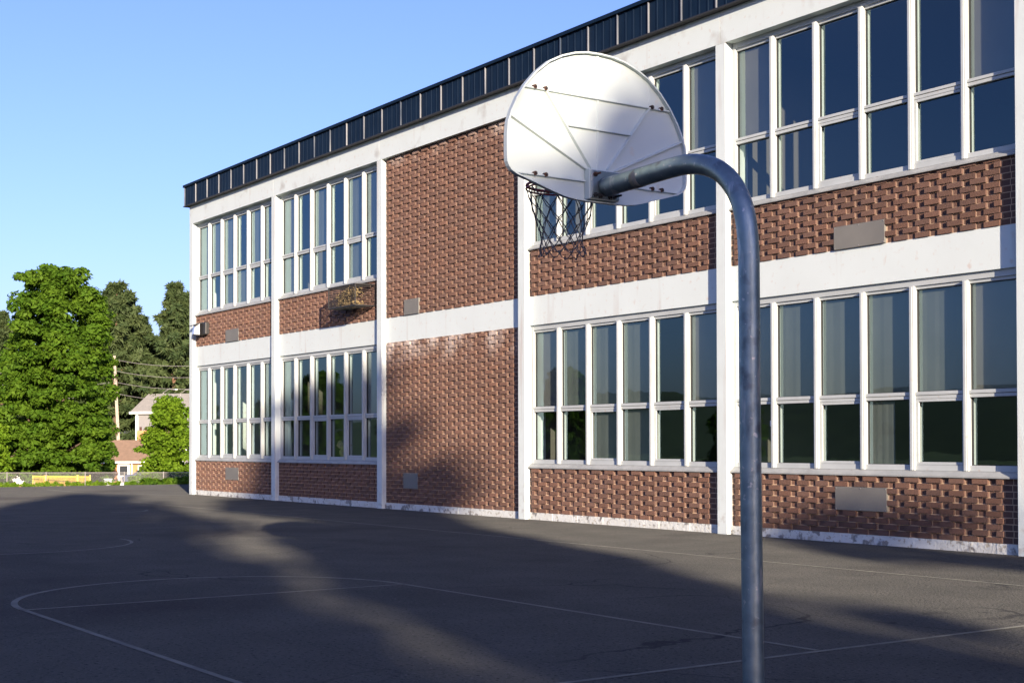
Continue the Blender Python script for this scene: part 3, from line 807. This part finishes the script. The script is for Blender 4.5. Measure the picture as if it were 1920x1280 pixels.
# trees reflected in the windows, out of frame on the far side of the yard
remember(None)
mp = [o for o in bpy.data.objects if o.name == 'maple_tree'][0]
gt = [o for o in bpy.data.objects if o.name == 'green_tree'][0]
refl = [(-93, -54, 0, .85), (-104, -49, 1, 1.2), (-112, -41, 0, .9), (-120, -33, 2, .50), (-84, -66, 1, 1.25), (-76, -74, 2, .36), (-126, -24, 0, .95), (-98, -60, 2, .42), (-70, -86, 1, 1.0), (-60, -96, 0, .55),
        (-116, -52, 2, .5), (-134, -14, 2, .55), (-52, -104, 2, .3), (-128, -44, 1, 1.4)]
names = ['round-crowned tree on the far side of the yard', 'bushy tree on the far side of the yard', 'pine on the far side of the yard']
for i, (x_, y_, t_, s_) in enumerate(refl):
    o = copy_tree([mp, gt, pB][t_]); place(o, x_, y_, None, s_, i*2.1)
    for kk in ('label', 'category', 'group'):
        if kk in o: del o[kk]
    tag(o, names[t_] + ', seen only mirrored in the windows', 'tree', 'trees mirrored in the school windows')

# trees on the sunny side whose crowns shade the yard
def qa_pos(a, q): return (-.942*a + .335*q, .335*a + .942*q)
tA = broad_tree('spruce_tree', 19.0, [(.10, 2.1), (.30, 2.1), (.50, 1.9), (.57, 1.6), (.66, 1.6), (.695, 1.72), (.735, 1.55), (.77, 1.9), (.81, 2.1), (.86, 1.75), (.915, 1.45), (.96, .9), (.98, .4)], 51, 'pine', clumps=640, per=80, size=.34, crad=(.35, .65), trunk_r=.28, shell=.35, fringe=90, fdir=-109.6)
x_, y_ = qa_pos(-45, -10.12); place(tA, x_, y_, None, 1, 0)
tag(tA, 'tall narrow evergreen behind the camera shading the middle of the yard', 'tree', 'trees on the sunny side of the yard')
tB = broad_tree('shade_tree', 17.6, [(.10, 2.4), (.30, 2.5), (.55, 2.35), (.68, 2.2), (.78, 2.3), (.90, 1.6), (1.0, .5)], 52, 'maple', clumps=600, per=70, size=.34, crad=(.4, .75), trunk_r=.30, shell=.4, fringe=90, fdir=70.4)
x_, y_ = qa_pos(-45, -16.15); place(tB, x_, y_, None, 1, 0)
tag(tB, 'broad leafy tree behind the camera shading the left of the yard', 'tree', 'trees on the sunny side of the yard')
remember(None)
for q_, a_, s_ in ((-20.6, -46, 1.0), (-25.5, -44, .96)):
    o = copy_tree(tB); x_, y_ = qa_pos(a_, q_); place(o, x_, y_, None, s_, q_)
    tag(o, 'leafy tree farther left in the row behind the camera', 'tree', 'trees on the sunny side of the yard')
tC = bpy.data.objects.new('oak_tree', None); S.collection.objects.link(tC)
cs = [(-.6, 0, 12.9), (-.1, 0, 12.75), (.4, .1, 12.45), (-.95, .1, 12.6), (.0, .1, 12.35), (-.5, 0, 12.25), (.8, 0, 12.0)]
cs = [(-5.4, 0, 12.15), (-5.0, .2, 12.35), (-4.75, 0, 12.75), (-5.1, -.2, 12.7), (-4.5, .1, 12.3), (-4.9, 0, 11.75), (-4.45, 0, 11.85), (-4.2, .1, 12.45), (-5.55, 0, 11.9), (-4.0, 0, 11.6), (-4.6, 0, 11.4)]
rd = [.34]*len(cs)
rs = np.random.RandomState(3)
for i in range(140):
    a_ = rs.uniform(0, 6.28); r_ = rs.uniform(.5, 2.6); cs.append((1.3 + r_*math.cos(a_), r_*math.sin(a_), rs.uniform(6, 16))); rd.append(rs.uniform(.5, .9))
# local frame: x along q, y towards the sun
obj_from(leafmesh('oak_crown', cs, rd, 80, .3, .7, 8, m='maple'), 'crown', tC)
mb = MB(); mb.tube([(1.3, 0, -.3), (1.3, 0, 8), (1.3, 0, 14)], [.32, .22, .06], 9); mb.tube([(1.3, 0, 10.4), (-1.2, 0, 11.4), (-3.6, .1, 12.1), (-5.2, 0, 12.4)], [.12, .09, .06, .02], 6)
mb.build('trunk', 'bark', tC, smooth=True)
x_, y_ = qa_pos(-45, 0); tC.location = (x_, y_, 0); tC.rotation_euler.z = math.atan2(.942, .335)
tag(tC, 'oak behind the camera with one long side branch', 'tree', 'trees on the sunny side of the yard')

# hedge and rough grass at the far edge of the asphalt
rs = np.random.RandomState(60); cs = []; rd = []
for i in range(150):
    t = rs.uniform(); cs.append((-50.6 + rs.normal()*.4, 2.6 + 9*t, -.05 + rs.uniform(0, .36)*min(1, .25+1.2*t))); rd.append(rs.uniform(.12, .24))
me = leafmesh('hedge', cs, rd, 130, .09, .8, 61, m='maple', aspect=2.4)
hd = bpy.data.objects.new('hedge', me); S.collection.objects.link(hd); tag(hd, 'low rough green hedge at the edge of the asphalt by the building corner', 'hedge')
rs = np.random.RandomState(62); cs = []; rd = []
for i in range(500):
    y_ = rs.uniform(-9, 11); cs.append((-50.2 - rs.uniform(0, 1)**2*4, y_, -.02 + rs.uniform(0, .05))); rd.append(rs.uniform(.03, .08))
me = leafmesh('rough_grass', cs, rd, 34, .035, 1.0, 63, upbias=0, aspect=3.5, m='lime')
hd = bpy.data.objects.new('rough_grass', me); S.collection.objects.link(hd); tag(hd, 'rough grass strip along the far edge of the asphalt', 'grass', kind='stuff')
for i, (px, Z, hh, wd_, lb) in enumerate([(8, 78, .6, 1.0, 'scrubby bush below the yellow-green tree at the left edge'), (188, 76, .7, .8, 'green bush between the yellow gate and the orange house'), (268, 77, .55, 1.2, 'low bush in front of the orange house door'), (305, 79, .8, 1.5, 'low bush under the bright young tree'), (130, 90, 1.3, 2.6, 'wide bush behind the yellow gate')]):
    x_, y_ = cam_at(px, Z)
    o = broad_tree('bush', hh*1.2, [(.05, wd_*.7), (.5, wd_*.8), (1, wd_*.35)], 70+i, 'maple' if i % 2 else 'lime', clumps=60, per=60, size=.13, crad=(.2, .4), trunk_r=.05)
    place(o, x_, y_, None, 1, i); tag(o, lb, 'bush', 'bushes along the fence')

# ------------------------------------------------------------------ chain-link fence and yellow gate
def frame_xy(pa, pb):
    d_ = Vector((pb[0]-pa[0], pb[1]-pa[1], 0)); return d_.length, d_.normalized()
fa = cam_at(-60, 66); fb = cam_at(380, 66); L, dv = frame_xy(fa, fb)
fz = -0.82
fen = empty('chain_link_fence', (fa[0], fa[1], fz), 'thin grey chain-link fence beyond the asphalt in front of the trees', 'fence'); fen.location = (0, 0, 0)
n = 6
for i in range(n+1):
    p = (fa[0]+dv.x*L*i/n, fa[1]+dv.y*L*i/n); MB().tube([(p[0], p[1], fz-.1), (p[0], p[1], fz+1.0)], .025, 7).build('post', 'steel', fen)
MB().tube([(fa[0], fa[1], fz+.96), (fb[0], fb[1], fz+.96)], .018, 6).build('top_rail', 'steel', fen)
MB().poly([(fa[0], fa[1], fz), (fb[0], fb[1], fz), (fb[0], fb[1], fz+.95), (fa[0], fa[1], fz+.95)]).build('chain_mesh', 'chain', fen)
ga = cam_at(62, 67.5); gb = cam_at(169, 68.5); L, dv = frame_xy(ga, gb); gz = -0.82
gt_ = empty('yellow_gate', (ga[0], ga[1], gz), 'yellow metal gate with posts and mesh behind the chain-link fence', 'gate'); gt_.location = (0, 0, 0)
for t, w in ((.0, .03), (.22, .10), (.78, .07), (1.0, .04)):
    p = (ga[0]+dv.x*L*t, ga[1]+dv.y*L*t); MB().tube([(p[0], p[1], gz-.2), (p[0], p[1], gz+.80)], w, 8).build('post', 'yellow', gt_)
MB().tube([(ga[0], ga[1], gz+.76), (gb[0], gb[1], gz+.70)], .035, 6).build('rail', 'yellow', gt_)
mb = MB()
for i in range(1, 46):
    t = i/46; p = (ga[0]+dv.x*L*t, ga[1]+dv.y*L*t); mb.tube([(p[0], p[1], gz), (p[0], p[1], gz+.72)], .010, 4)
mb.build('bars', 'yellow', gt_)
MB().poly([(ga[0], ga[1], gz), (gb[0], gb[1], gz), (gb[0], gb[1], gz+.70), (ga[0], ga[1], gz+.72)]).build('mesh_infill', 'yellowmesh', gt_)
p = cam_at(203, 68)
bx = empty('utility_box', (p[0], p[1], -0.85), 'small white utility box by the fence in front of the orange house', 'utility box', rz=.6)
MB().quadbox(-.13, .13, -.12, .12, 0, .62).build('cabinet', 'trim', bx, bevel=.02); MB().quadbox(-.15, .15, -.14, .14, .62, .66).build('lid', 'trim', bx)

# ------------------------------------------------------------------ houses
def house_root(name, px, Z, z, rz, label):
    x_, y_ = cam_at(px, Z); return empty(name, (x_, y_, z), label, 'house', rz=rz)
VR = math.atan2(.571, -.821) - math.pi/2         # local -y faces the camera
def win(root, x0, x1, z0, z1, y, m='trim'):
    f = MB()
    t = .09
    f.quadbox(x0-t, x0, y-.06, y+.05, z0-t, z1+t); f.quadbox(x1, x1+t, y-.06, y+.05, z0-t, z1+t); f.quadbox(x0, x1, y-.06, y+.05, z1, z1+t); f.quadbox(x0, x1, y-.06, y+.05, z0-t, z0)
    f.quadbox(x0, x1, y-.045, y+.04, (z0+z1)/2-.03, (z0+z1)/2+.03)
    o = f.build('window', m, root); MB().quadbox(x0, x1, y-.02, y+.03, z0, z1).build('pane', 'pane', o)
# orange brick cottage: wall face centred on column 225
h1 = house_root('brick_house', 222, 130, -2.45, VR+.05, 'small orange brick house with brown roof and white door')
MB().quadbox(-9, 3.2, 0, 6, 0, 2.35).build('wall', 'tanbrick', h1)
MB().prism([(-9.3, -.45, 2.30), (-9.3, 3.0, 4.35), (-9.3, 6.45, 2.30)], (12.9, 0, 0)).build('roof', 'brownroof', h1)
MB().quadbox(-9.3, 3.6, -.50, -.40, 2.18, 2.36).build('gutter', 'trim', h1)
dr = MB().quadbox(-.05, 1.05, -.06, .02, 0, 2.12).build('door', 'trim', h1)
MB().quadbox(.14, .86, -.09, -.055, 1.05, 1.95).build('door_pane', 'pane', dr); MB().quadbox(.14, .86, -.09, -.055, .35, .95).build('door_panel', 'siding', dr)
MB().quadbox(1.2, 1.32, -.15, -.01, 0, 2.3).build('corner_trim', 'trim', h1)
win(h1, 1.9, 2.8, .9, 1.9, -.01); win(h1, -4.6, -3.6, .9, 1.9, -.01); win(h1, -7.8, -6.9, .9, 1.9, -.01)
ch = MB().quadbox(1.0, 2.05, 3.2, 3.9, 3.6, 5.25).build('chimney', 'tanbrick', h1)
for k_ in (1.2, 1.7): MB().tube([(k_+.1, 3.5, 5.24), (k_+.1, 3.5, 5.6)], .11, 8).build('chimney_pot', 'rust', ch)
# grey two-storey house
h2 = house_root('grey_house', 268, 165, -2.6, VR-.25, 'two-storey grey sided house with grey roof and white trim')
MB().quadbox(-.9, 11, 0, 8, 0, 7.9).build('wall', 'siding', h2)
MB().prism([(-1.5, -.5, 7.85), (-1.5, 4.0, 10.2), (-1.5, 8.5, 7.85)], (13.0, 0, 0)).build('roof', 'greyroof', h2)
MB().quadbox(-1.5, 11.5, -.58, -.48, 7.68, 7.95).quadbox(-1.5, 11.5, -.5, 0, 7.7, 7.76).build('eaves', 'trim', h2)
MB().quadbox(-.95, -.62, -.06, -.005, 0, 7.7).quadbox(-.62, 11, -.06, -.005, 3.3, 3.7).build('corner_trim', 'trim', h2)
for xx in (1.6, 4.4, 7.6): win(h2, xx, xx+1.0, 5.6, 7.0, -.01); win(h2, xx, xx+1.0, 1.4, 2.8, -.01)
MB().quadbox(-.3, .6, -.5, .0, 0, 3.4).build('porch_post', 'trim', h2)
# low dark roof behind
h3 = house_root('dark_roofed_house', 232, 172, -2.6, VR-.1, 'low cream house with dark blue-black roof behind the maple')
MB().quadbox(-6, 1.6, 0, 6, 0, 5.2).build('wall', 'trim', h3)
MB().prism([(-6.4, -.5, 5.1), (-6.4, 3, 6.3), (-6.4, 6.5, 5.1)], (8.4, 0, 0)).build('roof', 'blueroof', h3)
win(h3, -1.6, -.6, 3.6, 4.7, -.01); win(h3, .2, 1.1, 3.6, 4.7, -.01)
h4 = house_root('red_brick_house', 50, 125, -2.4, VR, 'red-orange brick house glimpsed under the maple at the left')
MB().quadbox(-1, 1.0, 0, 5, 0, 2.7).build('wall', 'tanbrick', h4); MB().prism([(-1.4, -.4, 2.65), (-1.4, 2.5, 4.0), (-1.4, 5.4, 2.65)], (2.8, 0, 0)).build('roof', 'brownroof', h4)
MB().quadbox(.85, 1.05, -.1, 0, 0, 2.6).build('corner_trim', 'trim', h4)

# ------------------------------------------------------------------ cars
def car(px, Z, z, rz, m, label):
    x_, y_ = cam_at(px, Z); r = empty('parked_car', (x_, y_, z), label, 'car', 'cars parked beyond the fence', rz)
    prof = [(-2.15, .35), (-2.2, .75), (-1.9, .92), (-1.35, .98), (-.75, 1.42), (.75, 1.45), (1.45, 1.0), (2.1, .92), (2.2, .6), (2.15, .32)]
    MB().prism([(a_, -.85, b_) for a_, b_ in prof], (0, 1.7, 0)).build('body', m, r, bevel=.05)
    gl = [(-1.2, 1.0), (-.72, 1.36), (.7, 1.38), (1.25, 1.02)]
    MB().prism([(a_, -.858, b_) for a_, b_ in gl], (0, .01, 0)).prism([(a_, .848, b_) for a_, b_ in gl], (0, .01, 0)).build('side_window', 'pane', r)
    for wx in (-1.35, 1.35):
        for wy in (-.88, .70):
            w = MB().disc((wx, wy, .32), (0, 1, 0), .32, .18, 18).build('wheel', 'rubber', r); MB().disc((wx, wy-.01 if wy < 0 else wy+.18, .32), (0, 1, 0), .18, .012, 12).build('rim', 'steel', w)
    for wy in (-.62, .62): MB().quadbox(2.14, 2.21, wy-.14, wy+.14, .62, .76).build('headlight', 'lens', r)
car(18, 92, -1.55, VR+.2, 'carwhite', 'white car parked beyond the fence at the left edge')
car(285, 112, -1.85, VR+.1, 'carblue', 'dark blue car parked behind the bright young tree')

# ------------------------------------------------------------------ utility pole, wires, street lamp
up_ = empty('utility_pole', (0, 0, 0), 'leaning pale wooden utility pole between the maple and the grey house', 'utility pole')
pb = cam_at(226, 135); pt = cam_at(214, 134)
MB().tube([(pb[0], pb[1], -2.4), (pt[0], pt[1], 10.0)], [.17, .12], 10).build('pole', 'wood', up_)
MB().tube([(pt[0]-.1, pt[1]-.5, 9.4), (pt[0]+.1, pt[1]+.5, 9.4)], .05, 6).build('crossarm', 'wood', up_)
far = cam_at(420, 139); lf = cam_at(-30, 128)
for i, (z_, yf, wl) in enumerate([(9.1, 8.9, 'topmost'), (7.5, 7.05, 'second'), (5.8, 5.4, 'third'), (4.4, 4.0, 'lowest')]):
    zr_ = 1.45 + (836 - (682 + 22*i)) * 139/2620; zt_ = 1.45 + (836 - (676 + 21*i)) * 134/2620
    P = []
    for q in range(13):
        t = q/12; P.append((pt[0]+(far[0]-pt[0])*t, pt[1]+(far[1]-pt[1])*t, zt_+(zr_-zt_)*t - .5*4*t*(1-t)))
    for q in range(13):
        t = q/12; P.insert(0, (pt[0]+(lf[0]-pt[0])*t, pt[1]+(lf[1]-pt[1])*t, zt_ - .3*t - .5*4*t*(1-t)))
    tag(MB().tube(P, .022, 4).build('overhead_wire', 'steel'), wl + ' overhead wire running from the utility pole past the pines', 'wire', 'overhead wires')
for px, Z, lb in ((306, 128, 'curved street lamp above the bright young tree, left one'), (338, 130, 'street lamp next to the building corner, right one')):
    x_, y_ = cam_at(px, Z); r = empty('street_lamp', (x_, y_, -2.4), lb, 'street lamp', 'street lamps behind the trees')
    MB().tube([(0, 0, 0), (0, 0, 8.6), (.5, .35, 8.95), (.95, .7, 8.9)], [.09, .06, .045, .04], 7).build('pole', 'steel', r)
    MB().quadbox(.85, 1.35, .62, .86, 8.82, 8.93).build('lamp_head', 'lens', r, bevel=.03)

# ------------------------------------------------------------------ hills far away on the mirrored side and beyond the wood
mb = MB(); n = 120
for ring, (rad, base) in enumerate(((420, -6), (520, 1), (640, 0))):
    for i in range(n+1):
        a = R(120 + 190*i/n)
        hgt = base if ring == 0 else (17 + 5*math.sin(i*.21) + 3*math.sin(i*.53+1) + random.uniform(-.7, .7))*(1 if ring == 1 else 1.15)
        if R(120) <= a < R(172): hgt = min(hgt, 8)
        mb.v.append((rad*math.cos(a), rad*math.sin(a), hgt))
for ring in range(2):
    for i in range(n):
        a = ring*(n+1)+i; mb.f.append((a, a+1, a+n+2, a+n+1))
tag(mb.build('hills', 'hill', smooth=True), kind='structure')
